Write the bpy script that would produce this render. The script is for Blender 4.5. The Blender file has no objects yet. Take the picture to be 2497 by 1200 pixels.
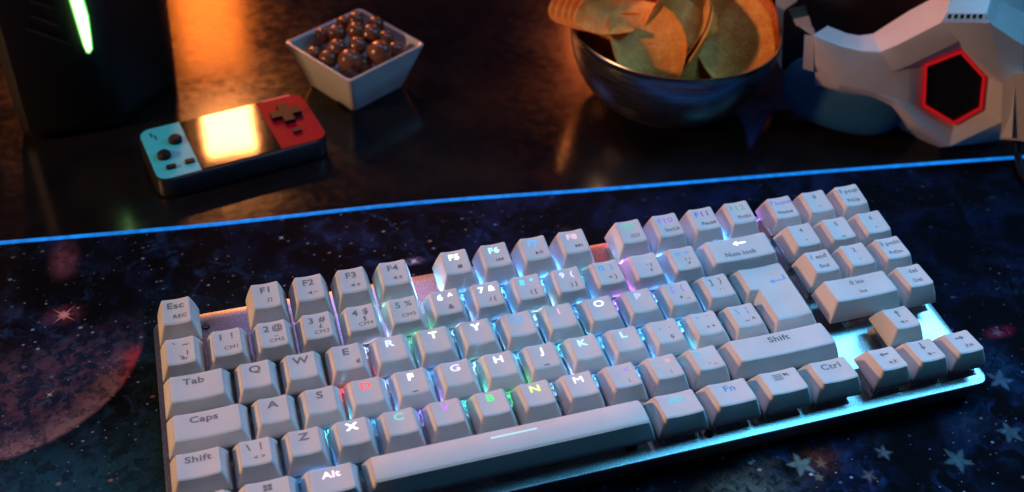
import bpy, math, random
from mathutils import Vector, Matrix
import numpy as np
random.seed(7)
sc = bpy.context.scene
U = 0.01905
TILT = math.radians(4.0)                      # the keyboard stands on its rear feet
KB_LOC = Vector((0, 0, 0.0236))
KB = Matrix.Translation(KB_LOC) @ Matrix.Rotation(TILT, 4, 'X')

# ---------------------------------------------------------------- camera
RW = Matrix(((0.9604807512176675, 0.14760540638706063, -0.2359859541279014),
             (-0.27676844245962534, 0.5965975828786407, -0.7533064139922323),
             (0.029596550454712958, 0.7888497753746744, 0.6138730130022881)))
CL = Vector((0.0347, -0.3590, 0.3781))
cd = bpy.data.cameras.new('camera'); cam = bpy.data.objects.new('camera', cd)
sc.collection.objects.link(cam); sc.camera = cam
cam.matrix_world = Matrix.Translation(CL) @ RW.to_4x4()
FPX, CX, CY, PW, PH = 2647.5, 1174.8, 399.5, 2497.0, 1200.0
cd.sensor_fit = 'HORIZONTAL'; cd.sensor_width = 36.0
cd.lens = FPX / PW * 36.0
cd.shift_x = (PW / 2 - CX) / PW
cd.shift_y = (CY - PH / 2) / PW
cd.clip_start = 0.01; cd.clip_end = 30
cd.dof.use_dof = True; cd.dof.focus_distance = 0.47; cd.dof.aperture_fstop = 8
cd.dof.aperture_blades = 8

# ---------------------------------------------------------------- world and lamps
w = bpy.data.worlds.new('World'); sc.world = w; w.use_nodes = True
bg = w.node_tree.nodes['Background']
bg.inputs[0].default_value = (0.12, 0.16, 0.32, 1); bg.inputs[1].default_value = 0.05
vs = sc.view_settings
vs.view_transform = 'Standard'; vs.look = 'None'; vs.exposure = 0; vs.gamma = 1; vs.use_curve_mapping = False

def area(name, loc, target, sx, sy, power, col):
    l = bpy.data.lights.new(name, 'AREA'); l.shape = 'RECTANGLE'; l.size = sx; l.size_y = sy
    l.energy = power; l.color = col
    o = bpy.data.objects.new(name, l); sc.collection.objects.link(o)
    o.location = loc
    o.rotation_euler = (Vector(target) - Vector(loc)).to_track_quat('-Z', 'Y').to_euler()
    return o
area('orange_lamp', (0.062, 0.990, 0.602), (0.05, 0.16, 0.0), 0.072, 0.070, 1.6, (1.0, 0.33, 0.09))
area('orange_glow_lamp', (0.056, 0.970, 0.30), (0.05, 0.3, 0.0), 0.080, 0.26, 1.6, (1.0, 0.19, 0.02))
area('orange_back_fill', (-0.090, 1.000, 0.42), (0.30, 0.1, 0.0), 0.10, 0.10, 4.0, (1.0, 0.24, 0.06))  # added unseen fill: warms the headset's top edge and the crisps
area('red_lamp', (0.66, 1.00, 0.48), (0.30, 0.1, 0.0), 0.10, 0.12, 1.0, (1.0, 0.18, 0.04))
area('blue_back_lamp', (0.70, 0.61, 0.475), (0.40, 0.1, 0.0), 0.10, 0.07, 0.03, (0.06, 0.18, 1.0))
area('cyan_panel', (0.78, 0.05, 0.55), (0.25, -0.22, 0.0), 0.24, 0.24, 0.80, (0.12, 0.55, 1.0)).data.spread = math.radians(80)
area('cyan_front_fill', (0.50, -0.07, 0.53), (0.20, -0.14, 0.0), 0.30, 0.12, 0.20, (0.09, 0.58, 1.0)).data.spread = math.radians(64)  # second cyan light, added to brighten the plate's front strip
area('warm_side_lamp', (-0.85, 0.01, 0.44), (0.15, -0.02, 0.0), 0.08, 0.10, 7.6, (1.0, 0.52, 0.24))
area('violet_panel', (-0.02, 0.50, 0.66), (0.08, 0.0, 0.0), 0.12, 0.08, 0.75, (0.34, 0.36, 1.0))
area('overhead_lamp', (0.25, 0.20, 1.00), (0.20, 0.0, 0.0), 0.22, 0.12, 1.05, (0.60, 0.70, 1.0))

# ---------------------------------------------------------------- material helpers
def new_mat(name):
    m = bpy.data.materials.new(name); m.use_nodes = True
    return m, m.node_tree, m.node_tree.nodes['Principled BSDF']
class G:
    """small expression helper around one node tree"""
    def __init__(s, nt): s.nt = nt
    def node(s, t, **k):
        n = s.nt.nodes.new(t)
        for a, b in k.items(): setattr(n, a, b)
        return n
    def put(s, sock, v):
        if hasattr(v, 'is_output'): s.nt.links.new(v, sock)
        else: sock.default_value = v
    def m(s, op, a, b=0.0, c=0.0):
        n = s.node('ShaderNodeMath', operation=op)
        for i, v in enumerate((a, b, c)): s.put(n.inputs[i], v)
        return n.outputs[0]
    def sm(s, v, lo, hi, a=0.0, b=1.0):
        n = s.node('ShaderNodeMapRange', interpolation_type='SMOOTHSTEP')
        if lo > hi: lo, hi, a, b = hi, lo, b, a
        s.put(n.inputs[0], v); n.inputs[1].default_value = lo; n.inputs[2].default_value = hi
        n.inputs[3].default_value = a; n.inputs[4].default_value = b
        return n.outputs[0]
    def mix(s, f, a, b, blend='MIX'):
        n = s.node('ShaderNodeMix', data_type='RGBA', blend_type=blend)
        s.put(n.inputs[0], f)
        for i, v in ((6, a), (7, b)):
            s.put(n.inputs[i], v if hasattr(v, 'is_output') else (*v, 1))
        return n.outputs[2]
    def noise(s, vec, scale, detail=4, rough=.55, dist=0.0):
        n = s.node('ShaderNodeTexNoise'); s.put(n.inputs['Vector'], vec)
        n.inputs['Scale'].default_value = scale; n.inputs['Detail'].default_value = detail
        n.inputs['Roughness'].default_value = rough; n.inputs['Distortion'].default_value = dist
        return n.outputs[0]
    def obj(s): return s.node('ShaderNodeTexCoord').outputs['Object']
    def bump(s, h, strength, dist, bsdf):
        n = s.node('ShaderNodeBump'); s.put(n.inputs['Height'], h)
        n.inputs['Strength'].default_value = strength; n.inputs['Distance'].default_value = dist
        s.nt.links.new(n.outputs[0], bsdf.inputs['Normal'])
def simple(name, col, rough=.5, metal=0.0, nscale=None, var=.12, bump=0.0, spec=.5, coat=0.0, rvar=0.0):
    m, nt, b = new_mat(name); g = G(nt)
    b.inputs['Roughness'].default_value = rough; b.inputs['Metallic'].default_value = metal
    b.inputs['Specular IOR Level'].default_value = spec
    b.inputs['Coat Weight'].default_value = coat; b.inputs['Coat Roughness'].default_value = .08
    if nscale:
        n = g.noise(g.obj(), nscale)
        dark = tuple(c * (1 - var) for c in col); lite = tuple(min(1, c * (1 + var)) for c in col)
        g.put(b.inputs['Base Color'], g.mix(g.sm(n, .3, .7), dark, lite))
        if rvar: g.put(b.inputs['Roughness'], g.sm(n, .3, .7, rough - rvar, rough + rvar))
        if bump: g.bump(n, bump, .0003, b)
    else: b.inputs['Base Color'].default_value = (*col, 1)
    return m
def emitter(name, col, strength, base=(.5, .5, .5)):
    m, nt, b = new_mat(name)
    b.inputs['Base Color'].default_value = (*base, 1); b.inputs['Roughness'].default_value = .5
    b.inputs['Emission Color'].default_value = (*col, 1); b.inputs['Emission Strength'].default_value = strength
    return m

# keycap plastic: an opaque, thick top; side walls a few percent translucent
def cap_mat(name, transl):
    m, nt, b = new_mat(name); g = G(nt)
    o = g.obj(); n = g.noise(o, 900, 2); n2 = g.noise(o, 60, 3)
    base = g.mix(g.sm(n2, .3, .7), (.63, .63, .635), (.68, .675, .68))
    g.put(b.inputs['Base Color'], base)
    g.put(b.inputs['Roughness'], g.sm(n2, .3, .7, .40, .56)); b.inputs['Specular IOR Level'].default_value = .35
    g.bump(n, .25, .00008, b)
    if transl:
        t = g.node('ShaderNodeBsdfTranslucent'); t.inputs[0].default_value = (.85, .85, .85, 1)
        mx = g.node('ShaderNodeMixShader'); mx.inputs[0].default_value = transl
        out = nt.nodes['Material Output']
        nt.links.new(b.outputs[0], mx.inputs[1]); nt.links.new(t.outputs[0], mx.inputs[2]); nt.links.new(mx.outputs[0], out.inputs[0])
    return m
M = {}
M['cap_top'] = cap_mat('keycap_top_plastic', 0)
M['cap_wall'] = cap_mat('keycap_wall_plastic', .06)
M['print'] = simple('printed_grey_ink', (.17, .17, .175), .6, nscale=400)
M['unlit'] = simple('unlit_legend_plastic', (.20, .20, .21), .55, nscale=400)

def plate_mat():
    m, nt, b = new_mat('sandblasted_aluminium'); g = G(nt); o = g.obj()
    n = g.noise(o, 1500, 2, .6); n2 = g.noise(o, 25, 3)
    b.inputs['Metallic'].default_value = 1
    g.put(b.inputs['Base Color'], g.mix(g.sm(n, .35, .65), (.36, .37, .39), (.66, .67, .69)))
    g.put(b.inputs['Roughness'], g.sm(n2, .3, .7, .30, .36))
    g.bump(n, .45, .00012, b)
    return m
M['plate'] = plate_mat()
M['case'] = simple('grey_case_plastic', (.22, .22, .23), .5, nscale=300, bump=.2)
M['seam'] = simple('dark_seam', (.02, .02, .02), .7)
M['screw'] = simple('black_screw_steel', (.05, .05, .055), .35, .9, nscale=200)
M['stem'] = simple('black_stabiliser_plastic', (.03, .03, .03), .4, nscale=200)
def switch_mat():
    m, nt, b = new_mat('clear_switch_plastic'); g = G(nt)
    g.put(b.inputs['Base Color'], g.mix(g.sm(g.noise(g.obj(), 300), .3, .7), (.55, .57, .6), (.75, .77, .8)))
    b.inputs['Roughness'].default_value = .22; b.inputs['Transmission Weight'].default_value = .35
    return m
M['switch'] = switch_mat()

# ---------------------------------------------------------------- object helpers
def link(o, parent=None):
    sc.collection.objects.link(o)
    if parent: o.parent = parent
    return o
def mesh_obj(name, verts, faces, mats, parent=None, smooth=False, mi=None, auto=None):
    me = bpy.data.meshes.new(name); me.from_pydata([tuple(v) for v in verts], [], faces)
    if not isinstance(mats, (list, tuple)): mats = [mats]
    for m in mats: me.materials.append(m)
    if mi: me.polygons.foreach_set('material_index', mi)
    me.polygons.foreach_set('use_smooth', [bool(smooth)] * len(me.polygons))
    me.update(); me.validate()
    if auto is not None: me.set_sharp_from_angle(angle=math.radians(auto))
    return link(bpy.data.objects.new(name, me), parent)
def tag(o, label=None, cat=None, group=None, kind=None):
    if label: o['label'] = label
    if cat: o['category'] = cat
    if group: o['group'] = group
    if kind: o['kind'] = kind
    return o
def empty(name, loc=(0, 0, 0), rz=0.0):
    o = bpy.data.objects.new(name, None); o.empty_display_size = .01
    o.location = loc; o.rotation_euler = (0, 0, rz); return link(o)
class MB:
    """gathers shapes into one mesh"""
    def __init__(s): s.v = []; s.f = []
    def add(s, v, f):
        k = len(s.v); s.v += [tuple(x) for x in v]; s.f += [tuple(i + k for i in q) for q in f]
    def box(s, x0, x1, y0, y1, z0, z1, top=0.0):
        t = top
        s.add([(x0, y0, z0), (x1, y0, z0), (x1, y1, z0), (x0, y1, z0), (x0 + t, y0 + t, z1), (x1 - t, y0 + t, z1), (x1 - t, y1 - t, z1), (x0 + t, y1 - t, z1)],
              [(0, 3, 2, 1), (4, 5, 6, 7), (0, 1, 5, 4), (1, 2, 6, 5), (2, 3, 7, 6), (3, 0, 4, 7)])
    def cyl(s, c, r, z0, z1, n=24, r1=None):
        r1 = r if r1 is None else r1
        v = [(c[0] + r * math.cos(a), c[1] + r * math.sin(a), z0) for a in [2 * math.pi * i / n for i in range(n)]]
        v += [(c[0] + r1 * math.cos(a), c[1] + r1 * math.sin(a), z1) for a in [2 * math.pi * i / n for i in range(n)]]
        s.add(v, [tuple(range(n))[::-1], tuple(range(n, 2 * n))] + [(i, (i + 1) % n, n + (i + 1) % n, n + i) for i in range(n)])
    def prism(s, pts, z0, z1):
        n = len(pts)
        s.add([(x, y, z0) for x, y in pts] + [(x, y, z1) for x, y in pts],
              [tuple(range(n))[::-1], tuple(range(n, 2 * n))] + [(i, (i + 1) % n, n + (i + 1) % n, n + i) for i in range(n)])
    def build(s, name, mat, parent=None, smooth=False, auto=None): return mesh_obj(name, s.v, s.f, mat, parent, smooth, auto=auto)
def round_poly(corners, r, n=5, sub=1):
    """2-D polygon (ccw) with rounded corners; constant number of points per corner"""
    out = []; N = len(corners)
    for i in range(N):
        p0 = Vector(corners[i - 1]); p = Vector(corners[i]); p1 = Vector(corners[(i + 1) % N])
        a = (p0 - p).normalized(); b = (p1 - p).normalized()
        ri = r[i] if isinstance(r, (list, tuple)) else r
        h = math.acos(max(-1, min(1, a.dot(b)))) / 2
        d = ri / math.tan(h)
        s_, e_ = p + a * d, p + b * d
        c = p + (a + b).normalized() * (ri / math.sin(h))
        a0 = math.atan2(*(s_ - c).yx); a1 = math.atan2(*(e_ - c).yx)
        da = (a1 - a0 + math.pi) % (2 * math.pi) - math.pi
        for k in range(n):
            t = a0 + da * k / (n - 1); out.append((c.x + ri * math.cos(t), c.y + ri * math.sin(t)))
    if sub > 1:
        full = []
        for i in range(N):
            full += out[i * n:(i + 1) * n]; a = out[i * n + n - 1]; b = out[((i + 1) * n) % len(out)]
            full += [(a[0] + (b[0] - a[0]) * q / sub, a[1] + (b[1] - a[1]) * q / sub) for q in range(1, sub)]
        out = full
    return out
def offset_poly(c, d):
    out = []; N = len(c)
    for i in range(N):
        p0 = Vector(c[i - 1]); p = Vector(c[i]); p1 = Vector(c[(i + 1) % N])
        e0 = (p - p0).normalized(); e1 = (p1 - p).normalized()
        n0 = Vector((-e0.y, e0.x)); n1 = Vector((-e1.y, e1.x))
        out.append(tuple(p + (n0 + n1) * d / (1 + n0.dot(n1))))
    return out
def rbox(name, cx, cy, sx, sy, r, z0, z1, mat, parent=None, bev=.0004, n=6):
    """rounded-corner slab with a softened top edge"""
    c = [(cx - sx / 2, cy - sy / 2), (cx + sx / 2, cy - sy / 2), (cx + sx / 2, cy + sy / 2), (cx - sx / 2, cy + sy / 2)]
    rings = [(round_poly(offset_poly(c, bev), max(r - bev, 1e-5), n), z0), (round_poly(c, r, n), z0 + bev), (round_poly(c, r, n), z1 - bev), (round_poly(offset_poly(c, bev * .3), r - bev * .3, n), z1 - bev * .3), (round_poly(offset_poly(c, bev), max(r - bev, 1e-5), n), z1)]
    v = []; f = []; k = len(rings[0][0])
    for pts, z in rings: v += [(x, y, z) for x, y in pts]
    for i in range(len(rings) - 1):
        for j in range(k): f.append((i * k + j, i * k + (j + 1) % k, (i + 1) * k + (j + 1) % k, (i + 1) * k + j))
    f.append(tuple(range(k))[::-1]); f.append(tuple(range((len(rings) - 1) * k, len(rings) * k)))
    return mesh_obj(name, v, f, mat, parent, True, auto=40)
def back(px, py, z):
    """world point seen at a photograph pixel, at height z"""
    d = RW @ Vector(((px - CX) / FPX, -(py - CY) / FPX, -1)); return CL + d * ((z - CL.z) / d.z)
def back_plane(px, py, p0, n, off=0.0):
    d = RW @ Vector(((px - CX) / FPX, -(py - CY) / FPX, -1)); q = p0 + n * off
    return CL + d * ((q - CL).dot(n) / d.dot(n))
def back_kb(px, py, z):
    p0 = KB @ Vector((0, 0, z)); n = (KB.to_3x3() @ Vector((0, 0, 1)))
    return KB.inverted() @ back_plane(px, py, p0, n)

# ================================================================ SETTING
def desk_mat_():
    m, nt, b = new_mat('dark_worn_desk'); g = G(nt); o = g.obj()
    n = g.noise(o, 14, 6, .6, .6); n2 = g.noise(o, 160, 4, .65)
    g.put(b.inputs['Base Color'], g.mix(g.sm(n, .3, .75), (.004, .004, .006), (.012, .010, .010)))
    r = g.m('ADD', g.sm(n, .25, .75, .13, .18), g.sm(n2, .3, .7, -.03, .04))
    g.put(b.inputs['Roughness'], r); b.inputs['Specular IOR Level'].default_value = .30
    g.bump(g.m('ADD', n, g.m('MULTIPLY', n2, .25)), .018, .002, b)
    return m
o = mesh_obj('desk', [(-1.5, -1, -.004), (2, -1, -.004), (2, 1.4, -.004), (-1.5, 1.4, -.004)], [(0, 1, 2, 3)], desk_mat_())
tag(o, kind='structure')

# ================================================================ GALAXY MAT
def galaxy():
    m, nt, b = new_mat('galaxy_printed_cloth'); g = G(nt); o = g.obj()
    sep = g.node('ShaderNodeSeparateXYZ'); nt.links.new(o, sep.inputs[0])
    x = g.m('MULTIPLY', sep.outputs[0], 1000.0); y = g.m('MULTIPLY', sep.outputs[1], 1000.0)
    v = g.node('ShaderNodeCombineXYZ'); g.put(v.inputs[0], x); g.put(v.inputs[1], y); P = v.outputs[0]
    def dist(cx, cy, sx=1, sy=1):
        dx = g.m('DIVIDE', g.m('SUBTRACT', x, cx), sx); dy = g.m('DIVIDE', g.m('SUBTRACT', y, cy), sy)
        return g.m('SQRT', g.m('ADD', g.m('MULTIPLY', dx, dx), g.m('MULTIPLY', dy, dy)))
    n1 = g.noise(P, .035, 6, .6, .5); n2 = g.noise(P, .09, 6, .65, 1.0); n3 = g.noise(P, .22, 5, .7, .8); n4 = g.noise(P, .02, 3)
    vp = g.node('ShaderNodeTexVoronoi', feature='F1'); 
    nv = g.node('ShaderNodeTexNoise'); g.put(nv.inputs['Vector'], P); nv.inputs['Scale'].default_value = .35; nv.inputs['Detail'].default_value = 4
    wv_ = g.node('ShaderNodeVectorMath', operation='MULTIPLY_ADD'); nt.links.new(nv.outputs['Color'], wv_.inputs[0]); wv_.inputs[1].default_value = (6, 6, 6); g.put(wv_.inputs[2], P)
    g.put(vp.inputs['Vector'], wv_.outputs[0]); vp.inputs['Scale'].default_value = .30
    patch = g.node('ShaderNodeSeparateColor'); nt.links.new(vp.outputs['Color'], patch.inputs[0]); pr = patch.outputs[0]
    col = g.mix(g.sm(n1, .45, .75), (.0012, .0016, .004), (.006, .012, .045))
    blue = g.m('MULTIPLY', g.sm(n2, .48, .68), g.sm(n4, .42, .6))
    quiet = g.m('SUBTRACT', 1.0, g.m('MULTIPLY', g.m('MULTIPLY', g.sm(x, 90, 230), g.sm(y, -110, -20)), .85))
    blue = g.m('MULTIPLY', blue, quiet)
    col = g.mix(g.m('MULTIPLY', blue, .8), col, (.014, .042, .13))
    col = g.mix(g.m('MULTIPLY', quiet, g.m('MULTIPLY', g.sm(n3, .56, .72), g.sm(n1, .48, .62))), col, (.035, .022, .085))
    # teal field on the lower left
    low = g.m('MULTIPLY', g.sm(y, -20, -60), g.sm(x, 60, -20))
    tex = g.m('ADD', g.m('MULTIPLY', n3, .7), g.m('MULTIPLY', pr, .3))
    col = g.mix(g.m('MULTIPLY', low, g.sm(tex, .30, .62, .35, 1.0)), col, (.012, .060, .115))
    rt = g.m('MULTIPLY', g.sm(x, -22, 0), g.m('MULTIPLY', g.sm(x, 90, 40), g.sm(y, 60, -10)))
    col = g.mix(g.m('MULTIPLY', rt, g.sm(n3, .4, .65, .2, .9)), col, (.010, .034, .050))
    # planet disc
    d = dist(-74, 27); dn = g.m('ADD', d, g.m('MULTIPLY', g.m('SUBTRACT', n2, .5), 3.0))
    disc = g.sm(dn, 67.2, 64.4)
    fade = g.sm(g.m('ADD', y, g.m('MULTIPLY', x, -.10)), 42, 8)
    mott = g.m('ADD', g.m('MULTIPLY', n2, .80), g.m('MULTIPLY', pr, .20))
    inner = g.mix(g.sm(mott, .42, .66), (.008, .015, .045), (.080, .042, .080))
    inner = g.mix(g.sm(n3, .50, .72), inner, (.045, .065, .14))
    col = g.mix(g.m('MULTIPLY', disc, fade), col, inner)
    band = g.m('MULTIPLY', disc, g.sm(d, 50, 65))
    angle = g.sm(x, -25, -13)
    bandc = g.mix(angle, (.20, .125, .17), (.36, .035, .05))
    bandf = g.m('MULTIPLY', band, g.m('MULTIPLY', g.sm(y, 14, 6), g.sm(mott, .36, .60, .25, 1.0)))
    col = g.mix(bandf, col, bandc)
    # pink streak, halos
    st = g.m('MULTIPLY', g.sm(dist(-45, 80, 10, 20), 1, .1), g.sm(n2, .3, .6, .3, 1.0))
    col = g.mix(g.m('MULTIPLY', st, .8), col, (.16, .055, .09))
    for cx, cy, rx, ry, c, f in ((-44.7, 40.6, 13, 9, (.16, .04, .075), .8), (124, 36, 8, 4, (.20, .17, .28), .9), (208, 33, 7, 12, (.11, .05, .05), .7),
                                 (262, -126, 16, 13, (.10, .028, .022), .95), (250, -136, 14, 9, (.035, .03, .05), .8), (386, -82, 12, 5, (.30, .02, .05), .9), (225, -134, 30, 16, (.12, .14, .14), .9), (185, -140, 25, 10, (.05, .08, .11), .8),
                                 (238, -120, 13, 7, (.13, .12, .12), .6), (352, -60, 14, 20, (.012, .035, .10), .9), (335, -125, 14, 12, (.014, .035, .07), .8), (372, -100, 14, 24, (.012, .04, .10), .9), (289, -122, 14, 8, (.012, .02, .045), .8), (-14, -8, 4, 18, (.36, .03, .04), .0)):
        if f: col = g.mix(g.m('MULTIPLY', g.m('MULTIPLY', g.sm(dist(cx, cy, rx, ry), 1, .1), g.sm(n3, .36, .62, .15, 1.0)), f), col, c)
    # small round stars
    def dots(scale, lo, hi, gain, tint, off):
        q = g.node('ShaderNodeVectorMath', operation='MULTIPLY_ADD'); g.put(q.inputs[0], P); q.inputs[1].default_value = (scale * .75, scale, 1); q.inputs[2].default_value = (off, off * 1.7, 0)
        vn = g.node('ShaderNodeTexVoronoi', voronoi_dimensions='2D'); g.put(vn.inputs['Vector'], q.outputs[0]); vn.inputs['Scale'].default_value = 1
        s = g.node('ShaderNodeSeparateColor'); nt.links.new(vn.outputs['Color'], s.inputs[0])
        rr = g.m('MULTIPLY_ADD', g.m('POWER', s.outputs[0], 4.0), hi - lo, lo)
        q2 = g.m('SUBTRACT', 1.0, g.m('DIVIDE', vn.outputs['Distance'], rr))
        mk = g.m('MULTIPLY', g.sm(q2, 0, .8), g.sm(s.outputs[1], .62, 1.0, 0.0, gain))
        c = g.mix(g.sm(s.outputs[2], .45, .8), tint, (.55, .28, .28))
        return mk, c
    for a in ((.22, .09, .26, .9, (.26, .42, .60), 3.1), (.11, .05, .15, 1.0, (.20, .40, .62), 7.7), (.055, .03, .085, 1.0, (.45, .55, .75), 1.3)):
        mk, c = dots(*a)
        dens = g.m('ADD', g.sm(n4, .38, .6, .3, .9), g.m('MULTIPLY', g.sm(y, 80, 20), .15))
        col = g.mix(g.m('MULTIPLY', g.m('MULTIPLY', mk, quiet), g.m('MINIMUM', dens, 1.0)), col, c)
    # diffraction bursts and cut-out stars
    def burst(cx, cy, r, c):
        dx = g.m('ABSOLUTE', g.m('SUBTRACT', x, cx)); dy = g.m('ABSOLUTE', g.m('SUBTRACT', y, cy))
        u = g.m('MULTIPLY', g.m('ADD', dx, dy), .72); w_ = g.m('ABSOLUTE', g.m('MULTIPLY', g.m('SUBTRACT', dx, dy), .72))
        arm = g.m('ADD', g.m('DIVIDE', u, r), g.m('DIVIDE', w_, r * .10))
        core = g.m('DIVIDE', g.m('ADD', dx, dy), r * .42)
        return g.sm(g.m('MINIMUM', arm, core), 1.0, .25), c
    bursts = [(-44.7, 40.6, 9.5, (.75, .30, .33)), (124.3, 36, 5, (.55, .50, .62)), (62, 70, 3.2, (.35, .5, .7)), (-50, -8, 3.5, (.4, .4, .5))]
    for a in bursts:
        mk, c = burst(*a); col = g.mix(g.m('MULTIPLY', mk, .9), col, c)
    wob = g.m('MULTIPLY', g.m('SUBTRACT', g.noise(P, .8, 2), .5), 1.4)
    def star5(cx, cy, R, rot, c):
        dx = g.m('SUBTRACT', x, cx); dy = g.m('SUBTRACT', y, cy)
        r = g.m('SQRT', g.m('ADD', g.m('MULTIPLY', dx, dx), g.m('MULTIPLY', dy, dy)))
        a = g.m('ABSOLUTE', g.m('SUBTRACT', g.m('FLOORED_MODULO', g.m('ADD', g.m('ARCTAN2', dy, dx), rot), 2 * math.pi / 5), math.pi / 5))
        lim = g.m('MULTIPLY_ADD', g.m('POWER', g.m('DIVIDE', a, math.pi / 5), 1.6), R * .60, R * .40)
        return g.sm(g.m('ADD', g.m('SUBTRACT', r, lim), wob), 1.6, -1.2), c
    for a in ((367, -108, 8.0, .3, (.26, .37, .55)), (352, -135, 7.6, 1.1, (.14, .30, .42)), (320.5, -141.5, 8.2, .6, (.16, .33, .42)), (291.5, -130, 4.6, .2, (.30, .34, .45)),
              (254, -126.5, 7.8, .9, (.50, .62, .62)), (262.5, -128, 3.2, .1, (.75, .33, .26)), (258, -134, 2.4, .1, (.65, .5, .36)), (279, -139, 4.0, .7, (.45, .30, .38)),
              (384.9, -81.8, 3.4, .4, (.62, .28, .42)), (205, -148, 5.5, .4, (.25, .32, .36)), (300, -160, 6, .4, (.2, .3, .4))):
        mk, c = star5(a[0], a[1], a[2] * .76, a[3], tuple(q * .36 for q in a[4])); col = g.mix(g.m('MULTIPLY', mk, g.sm(n3, .3, .6, .45, .98)), col, c)
    wv = g.m('MULTIPLY', g.m('ADD', g.m('SINE', g.m('MULTIPLY', x, 9.0)), g.m('SINE', g.m('MULTIPLY', y, 9.0))), .25)
    g.put(b.inputs['Base Color'], col)
    b.inputs['Roughness'].default_value = .85; b.inputs['Specular IOR Level'].default_value = .06
    g.bump(g.m('ADD', wv, n3), .25, .00025, b)
    return m
EDGE = [(-.30, .125), (-.14, .1065), (-.0758, .0999), (.0252, .0885), (.1326, .0798), (.2453, .0651), (.3647, .0506), (.485, .0347), (.60, .018)]
def smooth_line(pts, n=8):
    out = []
    for i in range(len(pts) - 1):
        p0 = Vector(pts[max(i - 1, 0)]); p1 = Vector(pts[i]); p2 = Vector(pts[i + 1]); p3 = Vector(pts[min(i + 2, len(pts) - 1)])
        for k in range(n):
            t = k / n
            out.append(.5 * ((2 * p1) + (p2 - p0) * t + (2 * p0 - 5 * p1 + 4 * p2 - p3) * t * t + (3 * p1 - p0 - 3 * p2 + p3) * t ** 3))
    out.append(Vector(pts[-1])); return out
ed = smooth_line(EDGE)
mv = []; mf = []
for p in ed: mv += [(p.x, p.y, 0), (p.x, p.y, -.0035), (p.x, -.42, 0)]
for i in range(len(ed) - 1): a, b_ = i * 3, i * 3 + 3; mf += [(a + 2, b_ + 2, b_, a), (a, b_, b_ + 1, a + 1)]
mat_o = mesh_obj('desk_mat', mv, mf, galaxy())
tag(mat_o, 'dark blue and purple galaxy print cloth desk mat with glowing blue rim under the keyboard', 'desk mat')
def tube(name, pts, r, mat, parent=None, n=10, jit=0.0):
    v = []; f = []
    for i, p in enumerate(pts):
        p = Vector(p); t = (Vector(pts[min(i + 1, len(pts) - 1)]) - Vector(pts[max(i - 1, 0)])).normalized()
        a = t.cross(Vector((0, 0, 1)));
        if a.length < 1e-4: a = Vector((1, 0, 0))
        a.normalize(); b_ = t.cross(a)
        rr = r * (1 + random.uniform(-jit, jit))
        for k in range(n): th = 2 * math.pi * k / n; v.append(p + (a * math.cos(th) + b_ * math.sin(th)) * rr)
    for i in range(len(pts) - 1):
        for k in range(n): f.append((i * n + k, i * n + (k + 1) % n, (i + 1) * n + (k + 1) % n, (i + 1) * n + k))
    f.append(tuple(range(n))); f.append(tuple(range((len(pts) - 1) * n, len(pts) * n))[::-1])
    return mesh_obj(name, v, f, mat, parent, True, auto=50)
def edge_mat():
    m, nt, b = new_mat('glowing_blue_tube'); g = G(nt); n = g.noise(g.obj(), 220, 3); n2 = g.noise(g.obj(), 12, 2)
    b.inputs['Base Color'].default_value = (.01, .06, .14, 1); b.inputs['Specular IOR Level'].default_value = .1
    b.inputs['Emission Color'].default_value = (.004, .22, .85, 1)
    g.put(b.inputs['Emission Strength'], g.m('MULTIPLY', g.sm(n, .3, .7, .75, 1.15), g.sm(n2, .3, .7, .7, 1.15)))
    return m
ed2 = smooth_line(EDGE, 24)
tube('glowing_edge', [(p.x, p.y + .0008, -.0004) for p in ed2], .0014, edge_mat(), mat_o, jit=.04)

# ================================================================ KEYBOARD
kb = empty('keyboard', KB_LOC); kb.rotation_euler = (TILT, 0, 0)
tag(kb, 'white mechanical keyboard with rainbow backlit keys on a silver metal plate', 'keyboard')
W = 18.25 * U; ZP = -.0013; MG = .0022
def slab(name, x0, x1, y0, y1, r, z0, z1, mat, bev=.0003): return rbox(name, (x0 + x1) / 2, (y0 + y1) / 2, x1 - x0, y1 - y0, r, z0, z1, mat, kb, bev)
slab('top_plate', -MG, W + MG, -6 * U - MG - .0008, MG, .005, ZP - .0014, ZP, M['plate'])
slab('plate_seam', -MG + .0007, W + MG - .0007, -6 * U - MG + .0007, MG - .0007, .0045, ZP - .0020, ZP - .00145, M['seam'], .0001)
# case with walls leaning in slightly towards the desk
def case():
    rings = []
    for z, ins in ((ZP - .0020, 0.0006), (ZP - .0026, .0001), (ZP - .004, 0), (-.0135, .0015), (-.0150, .0030)):
        c = [(-MG + ins, -6 * U - MG + ins), (W + MG - ins, -6 * U - MG + ins), (W + MG - ins, MG - ins), (-MG + ins, MG - ins)]
        rings.append([(x, y, z) for x, y in round_poly(c, .005, 7)])
    k = len(rings[0]); v = sum(rings, []); f = []
    for i in range(len(rings) - 1):
        for j in range(k): f.append((i * k + j, (i + 1) * k + j, (i + 1) * k + (j + 1) % k, i * k + (j + 1) % k))
    f.append(tuple(range(k))); f.append(tuple(range((len(rings) - 1) * k, len(rings) * k))[::-1])
    mesh_obj('case', v, f, M['case'], kb, True, auto=35)
case()
for fx in (.02, W - .05):       # rear feet reaching the mat
    mb = MB(); mb.box(fx, fx + .03, -.022, -.010, -.0228, -.0149, .001); mb.build('foot', M['case'], kb)

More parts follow.
